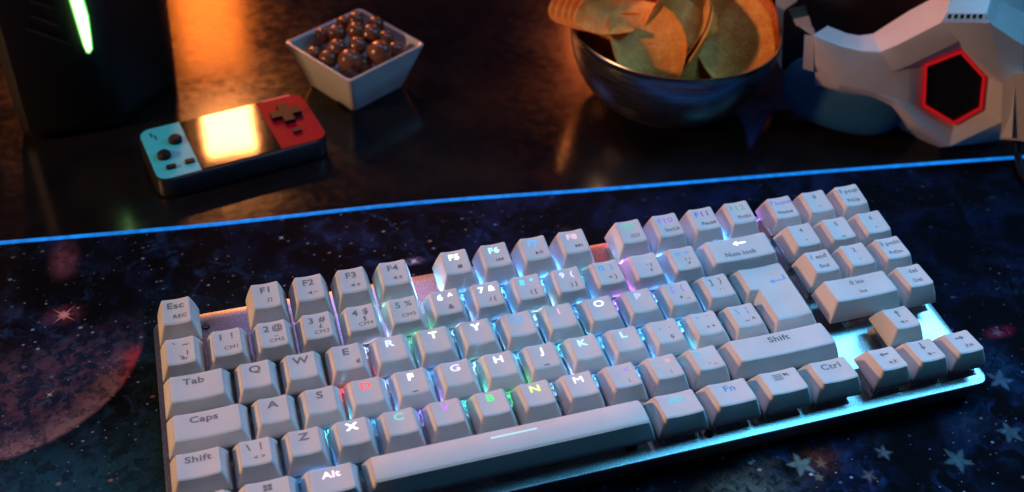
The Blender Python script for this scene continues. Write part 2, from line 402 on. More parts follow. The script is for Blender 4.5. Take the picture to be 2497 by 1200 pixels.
# row profiles, mm -> m: back edge y, front edge y (from row centre), back z, front z
ROWS = [(6.917, 5.984, 17.408, 16.284), (5.211, 7.597, 15.583, 14.735), (7.056, 5.856, 12.206, 12.362),
        (7.545, 5.317, 11.121, 11.923), (6.572, 6.002, 13.544, 15.314), (6.156, 6.025, 13.977, 15.854)]
NUMDZ = [-1.87, 1.109, 3.653, 4.614]
INS = 3.608; CB = .0055       # side inset of the top face, height of a cap's lower rim

def cap_mesh(base, top, zfun, r0, r1, dish, convex, centre, cx, hw, cyy, hh):
    """base/top: matching ccw corner lists"""
    def dz(x, y, s):
        if convex: return dish * s * (1 - ((y - cyy) / hh) ** 2)
        return -dish * s * max(0.0, 1 - ((x - cx) / hw) ** 2)
    n = 6
    B = round_poly(base, r0, n, 9); T = round_poly(top, r1, n, 9)
    T2 = round_poly(offset_poly(top, .00014), r1, n, 9); T3 = round_poly(offset_poly(top, .00048), r1, n, 9)
    k = len(B); v = []; f = []; mi = []
    rings = []
    Bi = round_poly(offset_poly(base, .0011), r0, n, 9)
    rings.append([(x, y, CB + .0012) for x, y in Bi]); rings.append([(x, y, CB) for x, y in round_poly(offset_poly(base, .0009), r0, n, 9)])
    rings.append([(x, y, CB) for x, y in round_poly(offset_poly(base, .0002), r0, n, 9)])
    for s in (.03, .25, .5, .75, .94, .982):
        ring = []
        for (bx, by), (tx, ty) in zip(B, T):
            x = bx + (tx - bx) * s; y = by + (ty - by) * s
            bow = .00028 * math.sin(math.pi * s)
            z = CB + (zfun(tx, ty) - CB) * s + dz(tx, ty, 1) * s ** 3
            gx, gy = x - centre[0], y - centre[1]; L = math.hypot(gx, gy) or 1
            ring.append((x + gx / L * bow, y + gy / L * bow, z))
        rings.append(ring)
    wall_n = len(rings)
    rings.append([(x, y, zfun(x, y) + dz(x, y, 1) - .00042) for x, y in T])
    rings.append([(x, y, zfun(x, y) + dz(x, y, 1) - .00012) for x, y in T2])
    rings.append([(x, y, zfun(x, y) + dz(x, y, 1)) for x, y in T3])
    for q in (.85, .68, .5, .32, .14):
        rings.append([(centre[0] + (x - centre[0]) * q, centre[1] + (y - centre[1]) * q, 0) for x, y in T3])
        rings[-1] = [(x, y, zfun(x, y) + dz(x, y, 1)) for x, y, _ in rings[-1]]
    for r in rings: v += r
    for i in range(len(rings) - 1):
        for j in range(k):
            f.append((i * k + j, i * k + (j + 1) % k, (i + 1) * k + (j + 1) % k, (i + 1) * k + j)); mi.append(0 if i < wall_n else 1)
    v.append((centre[0], centre[1], zfun(*centre) + dz(centre[0], centre[1], 1)))
    L = len(rings) - 1
    for j in range(k): f.append((L * k + j, L * k + (j + 1) % k, len(v) - 1)); mi.append(1)
    surf = lambda x, y: zfun(x, y) + dz(x, y, 1)
    return v, f, mi, surf

# ---- lettering
TXT = {}
def text_geo(s, bold=.0):
    key = (s, bold)
    if key in TXT: return TXT[key]
    cu = bpy.data.curves.new('t', 'FONT'); cu.body = s; cu.size = 1; cu.offset = bold; cu.resolution_u = 3
    cu.space_character = 1.06
    ob = bpy.data.objects.new('t', cu); sc.collection.objects.link(ob)
    dg = bpy.context.evaluated_depsgraph_get(); me = bpy.data.meshes.new_from_object(ob.evaluated_get(dg))
    v = [tuple(x.co[:2]) for x in me.vertices]; f = [tuple(p.vertices) for p in me.polygons]
    bpy.data.objects.remove(ob); bpy.data.curves.remove(cu); bpy.data.meshes.remove(me)
    if v:
        x0 = min(a for a, _ in v); x1 = max(a for a, _ in v)
        v = [(a - (x0 + x1) / 2, b) for a, b in v]
    TXT[key] = (v, f); return TXT[key]
def shape(name):
    """small icons, about 1 unit high, centred"""
    V = []; F = []
    def poly(p): k = len(V); V.extend(p); F.append(tuple(range(k, k + len(p))))
    def rect(a, b, c, d): poly([(a, b), (c, b), (c, d), (a, d)])
    def tri_r(x, w_=.6): poly([(x, 0), (x + w_, .4), (x, .8)])
    def tri_l(x, w_=.6): poly([(x + w_, 0), (x + w_, .8), (x, .4)])
    def star(cx, cy, r, n=8):
        for i in range(n):
            a = 2 * math.pi * i / n; c_, s_ = math.cos(a), math.sin(a)
            poly([(cx + c_ * r * .25 + s_ * r * .12, cy + s_ * r * .25 - c_ * r * .12), (cx + c_ * r + s_ * r * .12, cy + s_ * r - c_ * r * .12), (cx + c_ * r - s_ * r * .12, cy + s_ * r + c_ * r * .12), (cx + c_ * r * .25 - s_ * r * .12, cy + s_ * r * .25 + c_ * r * .12)])
        poly([(cx + math.cos(2 * math.pi * i / 8) * r * .38, cy + math.sin(2 * math.pi * i / 8) * r * .38) for i in range(8)])
    def spk(): poly([(-.9, .25), (-.65, .25), (-.3, 0), (-.3, .8), (-.65, .55), (-.9, .55)])
    def man(x):
        poly([(x - .05, .7), (x + .1, .7), (x + .12, .3), (x - .1, .3)]); poly([(x + .02 + .12 * math.cos(t), .88 + .12 * math.sin(t)) for t in [i * math.pi / 4 for i in range(8)]])
        poly([(x - .1, .35), (x + .02, .3), (x - .3, -.1), (x - .42, -.05)]); poly([(x, .35), (x + .12, .3), (x + .4, .0), (x + .3, -.08)])
        poly([(x - .05, .7), (x - .4, .5), (x - .36, .4), (x, .58)]); poly([(x + .05, .7), (x + .42, .62), (x + .4, .5), (x + .05, .56)])
    def arrow(d):
        pts = [(-.7, .4), (-.15, .8), (-.15, .52), (.7, .52), (.7, .28), (-.15, .28), (-.15, 0)]
        a = {'l': 0, 'r': math.pi, 'u': -math.pi / 2, 'd': math.pi / 2}[d]
        poly([((px_ * math.cos(a) - (py_ - .4) * math.sin(a)), (px_ * math.sin(a) + (py_ - .4) * math.cos(a)) + .4) for px_, py_ in pts])
    if name == 'spk-': spk(); rect(.05, .34, .7, .46)
    elif name == 'spk+': spk(); rect(.05, .34, .7, .48); rect(.31, .08, .45, .34); rect(.31, .48, .45, .74)
    elif name == 'spkx': spk(); poly([(.1, .12), (.2, .04), (.7, .66), (.6, .74)]); poly([(.6, .04), (.7, .12), (.2, .74), (.1, .66)])
    elif name == 'stop': rect(-.4, 0, .4, .8)
    elif name == 'prev': rect(-.75, 0, -.62, .8); tri_l(-.6); tri_l(0)
    elif name == 'next': tri_r(-.6); tri_r(0); rect(.62, 0, .75, .8)
    elif name == 'play': tri_r(-.75, .7); rect(.1, 0, .24, .8); rect(.45, 0, .59, .8)
    elif name == 'note': rect(-.35, .1, -.25, .8); rect(.25, .1, .35, .8); rect(-.35, .7, .35, .85); poly([(-.5, -.05), (-.25, -.05), (-.25, .15), (-.5, .15)]); poly([(.1, -.05), (.35, -.05), (.35, .15), (.1, .15)])
    elif name == 'pad':
        o_ = round_poly([(-.9, 0), (.9, 0), (.9, .8), (-.9, .8)], .35, 5); i_ = round_poly([(-.8, .1), (.8, .1), (.8, .7), (-.8, .7)], .26, 5); k = len(V); n = len(o_); V.extend(o_ + i_)
        F.extend([(k + i, k + (i + 1) % n, k + n + (i + 1) % n, k + n + i) for i in range(n)])
        rect(-.55, .35, -.15, .45); rect(-.4, .2, -.3, .6); rect(.2, .35, .34, .49); rect(.45, .35, .59, .49)
    elif name in ('al', 'ar', 'au', 'ad'): arrow(name[1])
    elif name == 'back': poly([(-1.0, .4), (-.35, .85), (-.35, .52), (.9, .52), (.9, .28), (-.35, .28), (-.35, -.05)])
    elif name == 'enter': poly([(-1.0, .3), (-.4, .7), (-.4, .38), (.75, .38), (.75, 1.1), (.95, 1.1), (.95, .2), (-.4, .2), (-.4, -.1)])
    elif name == 'menu':
        for q in range(4): rect(-.7, .02 + q * .26, .25, .12 + q * .26)
        poly([(.35, .95), (.95, .75), (.75, .65), (.95, .45), (.8, .35), (.62, .55), (.45, .4)])
    elif name in ('tu', 'td', 'tl', 'tr'):
        p = {'tu': [(-.3, 0), (.3, 0), (0, .5)], 'td': [(-.3, .5), (0, 0), (.3, .5)], 'tl': [(.25, -.05), (.25, .55), (-.25, .25)], 'tr': [(-.25, -.05), (.25, .25), (-.25, .55)]}[name]; poly(p)
    elif name == 'bump': pass
    elif name == 'sun+': star(-.35, .4, .42); rect(.2, .33, .7, .47); rect(.38, .15, .52, .33); rect(.38, .47, .52, .65)
    elif name == 'sun-': star(-.35, .4, .42); rect(.2, .33, .7, .47)
    elif name == 'sunman': star(-.45, .4, .38); man(.4)
    elif name == 'mansun': star(.45, .4, .38); man(-.4)
    elif name == 'win':
        for a in (0, .45):
            for c in (0, .45): rect(-.42 + a, c, -.04 + a, c + .38)
    elif name == 'eye': poly([(-.1 + .12 * math.cos(t), .2 + .12 * math.sin(t)) for t in [i * math.pi / 4 for i in range(8)]]); poly([(-.5, .5), (-.38, .5), (-.1, .32), (-.18, .26)]); rect(.22, .4, .32, .95); poly([(-.35, .1), (-.2, -.05), (.1, -.05), (.25, .1), (.25, .2), (.05, .04), (-.18, .04), (-.35, .22)])
    return V, F
GLOW = {}
def glow_mat(col, st):
    k = (col, st)
    if k not in GLOW: GLOW[k] = emitter('glowing_legend', col, st * 1.05, (.06, .06, .065))
    return GLOW[k]
def led_mat(col, gain=1):
    k = ('led', col, gain)
    if k not in GLOW: GLOW[k] = emitter('key_led', col, LEDS * gain, (.8, .8, .8))
    return GLOW[k]
LEDS = 190.0
def legend(items, mat, surf, cap, name):
    """items: (kind, string, x, y, height, x stretch); text or shapes laid on the cap's top"""
    V = []; F = []
    for kind, s, x, y, h, sx in items:
        if kind == 't':
            v, f = text_geo(s, .0 if 'M' in s else (.022 if h > 2.5 else .02)); k = h / .73
        else:
            v, f = shape(s); k = h / .8
        k *= 1.08; o0 = len(V)
        for a, b in v: V.append((a * k * sx / 1000 + x, b * k / 1000 + y - h / 2000))
        F += [tuple(i + o0 for i in q) for q in f]
    if not V: return
    mesh_obj(name, [(a, b, surf(a, b) + .00009) for a, b in V], F, mat, cap)

GREY = None
LWH = (.28, .52, 1.0); WHT = (.86, .92, 1.0); CYW = (.45, .85, 1.0); LBL = (.06, .38, 1.0); LAV = (.62, .60, 1.0); PNK = (1.0, .66, .84)
BLU = (.06, .35, 1.0); CYN = (.10, .75, 1.0); TEAL = (.22, .85, .78); VIO = (.60, .20, 1.0); GRN = (.08, 1.0, .30); YEL = (.85, 1.0, .30)
RED = (1.0, .06, .05); WYL = (1.0, .95, .70); MNT = (.18, .85, .60); ORP = (1.0, .45, .30); PUR = (.38, .22, 1.0); PAL = (.45, .85, .50)
# (x, width, row, main, [seconds], legend colour, strength of the legend, led colour)
S = lambda *a: list(a)
K = []
def key(x, wd, row, main, second=(), col=None, st=0.0, led=None): K.append((x, wd, row, main, second, col, st, led))
key(0, 1, 0, 'Esc', [('t', 'REC')])
for i, (n, ic) in enumerate((('F1', 'note'), ('F2', 'spk-'), ('F3', 'spk+'), ('F4', 'spkx'))): key(2 + i, 1, 0, n, [('s', ic)])
for i, (n, ic, c, s_) in enumerate((('F5', 'stop', WYL, 2.2), ('F6', 'prev', CYW, 1.6), ('F7', 'play', LBL, 1.4), ('F8', 'next', PNK, .95))): key(6.5 + i, 1, 0, n, [('s', ic)], c, s_, (LWH, LBL, BLU, LAV)[i])
for i, (n, ic, c, s_) in enumerate((('F9', 'pad', MNT, .65), ('F10', 'ScrLk', PUR, .75), ('F11', 'Pause', PUR, .45), ('F12', 'PrtSc', PAL, .42))): key(11 + i, 1, 0, n, [('s' if i == 0 else 't', ic)], c, s_, (VIO, BLU, LAV, PUR)[i])
N1 = [('` ~', [('s', 'eye')], None, 0, None), ('1 !', [('t', 'CM1')], None, 0, None), ('2 @', [('t', ',,'), ('t', 'CM2')], None, 0, None), ('3 #', [('t', '£'), ('t', 'CM3')], None, 0, None),
      ('4 $', [('t', '§'), ('t', 'CM4')], None, 0, None), ('5 %', [('t', 'CM5')], (.12, .30, .36), .5, TEAL), ('6 ^', [('t', '&')], WHT, 2.4, LWH), ('7 &', [('t', '/ {')], WHT, 2.2, LBL),
      ('8 *', [('t', '( [')], CYN, 1.2, LBL), ('9 (', [('t', ') ]')], LAV, 1.5, LBL), ('0 )', [('t', '= }')], LBL, .8, (.01, .12, .10)), ('- _', [('t', "' ?"), ('t', '*')], (.75, .35, 1.0), .8, VIO),
      ('= +', [('t', '‹ ›'), ('t', '*')], BLU, .9, BLU)]
for i, (a, b, c, s_, l) in enumerate(N1): key(i, 1, 1, a, b, c, s_, l)
key(13, 2, 1, '@back', [('t', 'Num lock')], WHT, 2.6, LBL)
key(0, 1.5, 2, 'Tab')
for i, (a, b, c, s_, l) in enumerate([('Q', [], None, 0, None), ('W', [], None, 0, None), ('E', [('t', '€')], None, 0, None), ('R', [], (.6, .72, 1.0), 1.5, LAV), ('T', [], (.85, 1.0, .7), 1.7, (.05, .5, .25)), ('Y', [], WHT, 2.2, LWH),
      ('U', [], LBL, 1.1, LBL), ('I', [], (1, .6, .75), .9, CYW), ('O', [], (.75, .85, 1), 1.6, LBL), ('P', [], (.6, .6, 1), 1.1, VIO), ('[ {', [('t', '* ..')], PUR, .8, BLU), ('] }', [('t', "' `")], (.35, .4, .45), .35, None)]):
    key(1.5 + i, 1, 2, a, b, c, s_, l)
key(13.5, 1.5, 2, '@enter', [], BLU, .75, None)
key(0, 1.75, 3, 'Caps')
for i, (a, b, c, s_, l) in enumerate([('A', [], None, 0, None), ('S', [], None, 0, None), ('D', [], RED, 1.7, RED), ('F', [], WHT, 2.2, LWH), ('G', [], LAV, 1.6, LBL), ('H', [], (.8, .85, 1), 1.7, CYW), ('J', [], (.8, .88, 1), 1.6, LBL),
      ('K', [], CYW, 1.5, CYN), ('L', [], (.4, .8, 1), 1.4, LBL), ('. .', [('t', 'ç')], (1, .4, .35), .4, LBL), ('` ¨', [('t', 'º ª')], LBL, .6, LBL), ('\\ ¦', [('t', '~ ^')], LBL, .7, None)]):
    key(1.75 + i, 1, 3, a, b, c, s_, l)
key(0, 1.25, 4, 'Shift'); key(1.25, 1, 4, '\\ |', [('t', '< >')])
for i, (a, b, c, s_, l) in enumerate([('Z', [], None, 0, None), ('X', [], WHT, 2.6, CYN), ('C', [], TEAL, .9, LBL), ('V', [], VIO, 1.1, PUR), ('B', [], GRN, 1.0, (.05, .9, .75)), ('N', [], YEL, 1.2, (.05, .45, .12)), ('M', [], (.8, .85, 1), 1.9, LWH),
      (', <', [('t', ';')], PUR, 1.0, LBL), ('. >', [('t', ':')], ORP, 1.0, BLU), ('/ ?', [('t', '- _')], CYN, .8, CYN)]):
    key(2.25 + i, 1, 4, a, b, c, s_, l)
key(12.25, 2.75, 4, 'Shift', [], (.08, .17, .16), .55, None)
key(0, 1.25, 5, 'Ctrl'); key(1.25, 1.25, 5, '@win', [('t', 'ß')]); key(2.5, 1.25, 5, 'Alt', [], (1, .82, .88), 1.4, BLU)
key(3.75, 6.25, 5, '@line', [], CYW, 1.0, None)
key(10, 1.25, 5, 'Alt', [], CYN, .8, None); key(11.25, 1.25, 5, 'Fn', [], LBL, .55, None); key(12.5, 1.25, 5, '@menu'); key(13.75, 1.25, 5, 'Ctrl')
NX = 15.25
for r, row in enumerate([[('7', 'Home', PUR, .55), ('8▴', 's:tu', LBL, .35), ('9', 'PgUp', None, 0)], [('4◂', 's:tl', None, 0), ('5', '', None, 0), ('6▸', 's:tr', None, 0)], [('1', 'End', None, 0), ('2▾', 's:td', None, 0), ('3', 'PgDn', None, 0)]]):
    for c, (a, b, cl, s_) in enumerate(row):
        a2 = a.replace('▴', '').replace('◂', '').replace('▸', '').replace('▾', '')
        if b and not b.startswith('s:'): a2 = a + ' ' + b[:4].lower()
        key(NX + c, 1, r, a2, [] if not b else [('s', b[2:]) if b.startswith('s:') else ('t', b)], cl, s_, PUR if (r, c) == (0, 0) else None)
key(NX, 2, 3, '0 ins', [('t', 'Ins')]); key(NX + 2, 1, 3, '. del', [('t', 'Del')])
key(NX + 1, 1, 4, '@au', [('s', 'sun+')]); key(NX, 1, 5, '@al', [('s', 'sunman')]); key(NX + 1, 1, 5, '@ad', [('s', 'sun-')]); key(NX + 2, 1, 5, '@ar', [('s', 'mansun')])

def switch_mesh():
    mb = MB(); t = .0078
    mb.box(-t, t, -t, t, ZP, ZP + .0009, .0002)
    mb.box(-.0070, .0070, -.0070, .0070, ZP + .0009, ZP + .0026, .0004)
    mb.box(-.0062, .0062, -.0050, .0062, ZP + .0026, ZP + .0060, .0009)
    for s in (-1, 1):
        mb.box(s * .0045 - .0016, s * .0045 + .0016, -.0076, -.0064, ZP + .0009, ZP + .0030, .0003)
        mb.box(s * .0062 - .0009, s * .0062 + .0009, -.0055, .0055, ZP + .0024, ZP + .0036, .0002)
    mb.box(-.0020, .0020, -.0072, -.0060, ZP + .0009, ZP + .0022, .0002)
    mb.box(-.0022, .0022, -.0018, .0030, ZP + .0058, ZP + .0088)
    return mb
first_switch = None; first_led = {}
for (kx, wd, row, main, second, col, st, led) in K:
    yb, yf, zb, zf = [q / 1000 for q in ROWS[row]]
    if kx > 15 and row < 4: zb += NUMDZ[row] / 1000; zf += NUMDZ[row] / 1000
    xc = (kx + wd / 2) * U; yc = -(row + .5) * U
    x0 = kx * U + .00055; x1 = (kx + wd) * U - .00055
    tx0 = kx * U + INS / 1000; tx1 = (kx + wd) * U - INS / 1000
    by0 = yc - U / 2 + .00055; by1 = yc + U / 2 - .00055
    ty0 = yc - yf; ty1 = yc + yb
    a_ = (zb - zf) / (yb + yf)
    zfun = lambda x, y, a_=a_, ty0=ty0, zf=zf: zf + (y - ty0) * a_
    convex = main == '@line'
    if main == '@enter':
        # tall ISO enter: wide upper half, narrower lower half
        lx = 13.75 * U; by0b = by0 - U; ty0b = -(3 + .5) * U - ROWS[3][1] / 1000
        zf2 = ROWS[3][3] / 1000 + .0006; a_ = (zb - zf2) / (ty1 - ty0b); zfun = lambda x, y, a_=a_, t=ty0b, z=zf2: z + (y - t) * a_
        base = [(lx + .00055, by0b), (x1, by0b), (x1, by1), (x0, by1), (x0, by0), (lx + .00055, by0)]
        top = [(lx + INS / 1000, ty0b), (tx1, ty0b), (tx1, ty1), (tx0, ty1), (tx0, ty0), (lx + INS / 1000, ty0)]
        r0, r1 = [.0009, .0009, .0009, .0009, .0009, .0004], [.0013, .0013, .0013, .0013, .0013, .0004]
        centre = ((lx + INS / 1000 + tx1) / 2 + .001, yc - .004); cx_, hw = (tx0 + tx1) / 2, (tx1 - tx0) / 2; dish = .0009
    else:
        base = [(x0, by0), (x1, by0), (x1, by1), (x0, by1)]; top = [(tx0, ty0), (tx1, ty0), (tx1, ty1), (tx0, ty1)]
        r0, r1 = .0007, .0011; centre = (xc, (ty0 + ty1) / 2); cx_, hw = xc, (tx1 - tx0) / 2; dish = .0007 if not convex else .0012
    v, f, mi, surf = cap_mesh(base, top, zfun, r0, r1, dish, convex, centre, cx_, hw, (ty0 + ty1) / 2, (ty1 - ty0) / 2)
    cap = mesh_obj('keycap', v, f, [M['cap_wall'], M['cap_top']], kb, True, mi)
    # ---- legends
    ymain = ty1 - .0036; items = []
    mx = xc - (.0002 if wd < 1.2 else .0)
    mat = glow_mat(col, st) if col else M['unlit']
    if main == '@line': items = [('s', 'stop', xc + .0012, ty1 - .0042, .8, 22.0)]
    elif main == '@enter': items = [('s', 'enter', tx1 - .0058, ty1 - .0095, 2.3, 1.35)]
    elif main == '@back': items = [('s', 'back', xc + .001, ymain + .0001, 2.2, 1.15)]
    elif main in ('@au', '@ad', '@al', '@ar'): items = [('s', main[1:], xc, ymain, 2.3, 1.0)]
    elif main == '@menu': items = [('s', 'menu', xc, ymain - .0002, 2.6, 1.3)]
    elif main == '@win': items = [('s', 'win', xc, ymain, 2.6, 1.1)]
    else:
        big = len(main) == 1 and main.isalpha()
        if big: items = [('t', main, mx, ymain, 3.3, 1.28)]
        elif kx > 15: items = [('t', main, xc, ymain + .0002, 2.3, 1.05)]
        elif ' ' in main:
            a, b = main.split(' '); items = [('t', a, mx - .0023, ymain, 2.9, 1.2), ('t', b, mx + .0024, ymain + .0002, 2.7, 1.15)]
        elif main in ('Tab', 'Caps', 'Shift', 'Ctrl', 'Alt', 'Fn'): items = [('t', main, xc - (.0012 if main in ('Tab', 'Caps') else 0), ymain, 2.9, 1.25)]
        else: items = [('t', main, mx, ymain, 2.9, 1.22)]
    legend(items, mat, surf, cap, 'legend')
    sec = []
    for i, (k_, s_) in enumerate(second):
        yy = ty0 + .0036 + (.0024 if (len(second) == 2 and i == 0) else 0) - (.0006 if len(second) == 2 and i == 1 else 0)
        xx = xc + .0013; hgt = 1.9
        if k_ == 's': hgt = 1.7 if s_ != 'eye' else 3.2
        if s_ in ('tu', 'td', 'tl', 'tr'): hgt = 1.2
        if s_.startswith('CM') or s_ == 'REC': hgt = 1.7
        if main in (', <', '. >', '@back') or s_ in ('ç', 'º ª', '~ ^', '&', '* ..'): hgt = 2.3
        if s_ == '€': xx = tx1 - .0019; yy = ty0 + .0030
        if main == '@back': xx = xc - .001
        if kx > 15 and row < 5: xx = xc
        sec.append((k_, s_, xx, yy, hgt, 1.25 if k_ == 't' and hgt < 1.8 else 1.1))
    if main in ('F', 'J'): sec.append(('s', 'stop', xc, ty0 + .0014, .5, 4.5))
    if main == '5' and row == 1 and kx > 15: sec.append(('s', 'stop', xc, ty0 + .0014, .5, 4.0))
    if sec: legend(sec, M['print'], surf, cap, 'printed_symbol')
    # ---- switch and led below
    sy = yc if main != '@enter' else yc - U / 2
    if first_switch is None:
        sw = switch_mesh().build('switch', M['switch'], kb); first_switch = sw
    else: sw = link(first_switch.copy(), kb)
    sw.location = (xc if main != '@enter' else (lx + x1) / 2, sy, 0)
    if led:
        ledk = (led, row)
        if ledk not in first_led:
            mb = MB(); mb.box(-.0016, .0016, -.0008, .0008, 0, .0008); lo = mb.build('light_diode', led_mat(led, 3.5 if row == 1 else 1), kb); first_led[ledk] = lo
        else: lo = link(first_led[ledk].copy(), kb)
        lo.location = (xc - .0030, yc + .0092, ZP + .0022)
def screw(px, py):
    p = back_kb(px, py, ZP); mb = MB(); n = 20
    c = (0, 0); mb.cyl(c, .0019, 0, .0006, n, .0016)
    mb.box(-.0011, .0011, -.0002, .0002, .00058, .00075); mb.box(-.0002, .0002, -.0011, .0011, .00058, .00075)
    o = mb.build('screw', M['screw'], kb); o.location = (p.x, p.y, ZP + .0001)
screw(502, 796); screw(1727, 1059)
for px, py in ((1545, 1098), (1362, 1128), (1131, 1177)):
    p = back_kb(px, py, ZP + .002); mb = MB(); mb.box(-.0022, .0022, -.003, .003, 0, .006, .0004); o = mb.build('stabiliser', M['stem'], kb); o.location = (p.x, p.y + .004, ZP + .0001)

# ================================================================ HANDHELD CONSOLE
HC = Vector((.0470, .1530)); HR = math.radians(10.7)
hc = empty('handheld_console', (HC.x, HC.y, -.004), HR)
tag(hc, 'small black handheld game console with blue left panel, red right panel and glossy black screen', 'game console')
blk = simple('black_console_plastic', (.012, .012, .014), .35, nscale=200)
rbox('body', 0, 0, .098, .051, .0095, 0, .0132, blk, hc, .0016, 8)
def panel(name, x0, x1, left, mat):
    y0, y1 = -.0243, .0243; r = .0065
    c = [(x0, y0), (x1, y0), (x1, y1), (x0, y1)]
    rr = [r, .0003, .0003, r] if left else [.0003, r, r, .0003]
    mb = MB(); mb.prism(round_poly(c, rr, 7), .01325, .0137); return mb.build(name, mat, hc)
panel('blue_panel', -.0478, -.0245, True, simple('sky_blue_plastic', (.06, .58, .80), .42, nscale=150, var=.04, spec=.22))
panel('red_panel', .0205, .0478, False, simple('red_plastic', (.24, .001, .016), .45, nscale=150, var=.05, spec=.06))
scm, nt, b = new_mat('black_screen_glass'); b.inputs['Base Color'].default_value = (.004, .004, .005, 1); b.inputs['Roughness'].default_value = .06; b.inputs['Specular IOR Level'].default_value = .8
g = G(nt); g.bump(g.noise(g.obj(), 45, 2), .04, .0006, b)
mb = MB(); mb.prism(round_poly([(-.0243, -.0238), (.0203, -.0238), (.0203, .0238), (-.0243, .0238)], .0006, 3), .01325, .0139); mb.build('screen', scm, hc)
dk = simple('dark_rubber_button', (.018, .017, .018), .42, nscale=300, spec=.1)
def hloc(px, py, z=.0098):
    p = back(px, py, z); d = Vector((p.x - HC.x, p.y - HC.y)); c, s_ = math.cos(-HR), math.sin(-HR)
    return (d.x * c - d.y * s_, d.x * s_ + d.y * c)
for px, py in ((428, 344), (401, 382)):
    mb = MB(); c = hloc(px, py); mb.cyl(c, .0037, .0137, .0160, 24); mb.cyl(c, .0037, .0160, .0171, 24, .0026); mb.build('round_button', dk, hc, True, 40)
for px, py in ((463, 395), (418, 409), (725, 320)):
    c = hloc(px, py); mb = MB(); mb.prism(round_poly([(c[0] - .0027, c[1] - .0015), (c[0] + .0027, c[1] - .0015), (c[0] + .0027, c[1] + .0015), (c[0] - .0027, c[1] + .0015)], .0012, 5), .0137, .0152); mb.build('small_button', dk, hc)
c = hloc(697, 281); mb = MB(); a, bb = .0030, .0088
mb.prism([(c[0] + x, c[1] + y) for x, y in ((-a, -bb), (a, -bb), (a, -a), (bb, -a), (bb, a), (a, a), (a, bb), (-a, bb), (-a, a), (-bb, a), (-bb, -a), (-a, -a))], .0137, .0163); mb.build('direction_pad', dk, hc)
ink = simple('dark_blue_ink', (.01, .10, .16), .5); mb = MB()
for px, py in ((368, 330), (379, 335)):
    c = hloc(px, py); mb.prism([(c[0] - .0006, c[1] - .0022), (c[0] + .0006, c[1] - .0022), (c[0] + .0006, c[1] + .0022), (c[0] - .0006, c[1] + .0022)], .0137, .01376)
mb.build('speaker_slots', ink, hc)
ink2 = simple('pale_red_ink', (.75, .14, .17), .5)
V, F = text_geo('RETRO GAME'); V = []; F = []
c = hloc(672, 240); mb = MB(); mb.box(c[0] - .0085, c[0] + .0085, c[1] - .0006, c[1] + .0006, .0137, .01376); mb.build('printed_band', ink2, hc)

# ================================================================ WHITE SQUARE BOWL + CHOCOLATES
ceram = simple('white_glazed_ceramic', (.38, .375, .37), .16, nscale=60, var=.03, spec=.5)
WB = Vector((.1276, .2060)); WA = math.radians(-15)
def square_bowl():
    o = empty('square_bowl', (WB.x, WB.y, -.004), WA + math.radians(45))
    H = .031; prof = [(.0195, 0), (.0208, .0004), (.0304, H - .0008), (.0302, H - .0001), (.0294, H + .0002), (.0284, H - .0002), (.0279, H - .0012), (.0196, .0042), (.0180, .0034)]
    v = []; f = []; k = 0
    for r, z in prof:
        pts = round_poly([(-r, -r), (r, -r), (r, r), (-r, r)], .0030 + .0000 * r, 8); k = len(pts); v += [(x, y, z) for x, y in pts]
    for i in range(len(prof) - 1):
        for j in range(k): f.append((i * k + j, i * k + (j + 1) % k, (i + 1) * k + (j + 1) % k, (i + 1) * k + j))
    f.append(tuple(range(k))[::-1]); f.append(tuple(range((len(prof) - 1) * k, len(prof) * k)))
    mesh_obj('ceramic_body', v, f, ceram, o, True, auto=50)
    return tag(o, 'small white square ceramic bowl holding chocolate balls', 'bowl')
wb = square_bowl()
choc = simple('glossy_dark_chocolate', (.15, .060, .034), .16, nscale=120, var=.25, coat=.2, rvar=.05, spec=.35)
def ball(r):
    n, m_ = 24, 14; v = []; f = []
    s = [random.uniform(.94, 1.06) for _ in range(3)]; ph = random.random() * 6
    for i in range(m_ + 1):
        t = math.pi * i / m_
        for j in range(n):
            a = 2 * math.pi * j / n; q = r * (1 + .015 * math.sin(3 * a + ph) * math.sin(t))
            v.append((q * math.sin(t) * math.cos(a) * s[0], q * math.sin(t) * math.sin(a) * s[1], q * math.cos(t) * s[2]))
    for i in range(m_):
        for j in range(n): f.append((i * n + j, (i + 1) * n + j, (i + 1) * n + (j + 1) % n, i * n + (j + 1) % n))
    return v, f
# (photo x, photo y, height of the centre, radius mm, words)
CH = [(853, 148, .024, 6.6, 'large glossy chocolate ball nearest the front corner of the bowl'), (925, 128, .026, 6.6, 'large matt chocolate ball at the right of the pile'),
      (800, 145, .023, 5.2, 'chocolate ball left of the large front one, touching the left rim'), (823, 118, .027, 5.4, 'chocolate ball in the middle of the pile just above the front left ones'),
      (872, 112, .027, 5.0, 'chocolate ball in the centre of the pile behind the front one'), (905, 85, .029, 5.6, 'chocolate ball behind the large right one'),
      (868, 76, .031, 5.4, 'chocolate ball in the upper middle of the pile'), (822, 82, .029, 5.2, 'chocolate ball with a bright orange highlight at the upper left of the pile'),
      (868, 50, .034, 4.8, 'topmost chocolate ball at the back of the pile'), (788, 88, .026, 4.8, 'dark chocolate ball against the left inner wall of the bowl'),
      (915, 62, .029, 5.0, 'chocolate ball near the right back wall of the bowl'), (965, 122, .024, 4.6, 'small chocolate ball in the right corner of the bowl'),
      (765, 132, .023, 4.4, 'small chocolate ball in the left corner of the bowl'), (940, 95, .026, 4.8, 'chocolate ball against the right inner wall'),
      (845, 175, .019, 4.8, 'half hidden chocolate ball low at the front corner'), (885, 160, .018, 5, 'half hidden chocolate ball below the large front and right ones'),
      (838, 60, .028, 4.6, 'half hidden chocolate ball behind the upper left ones')]
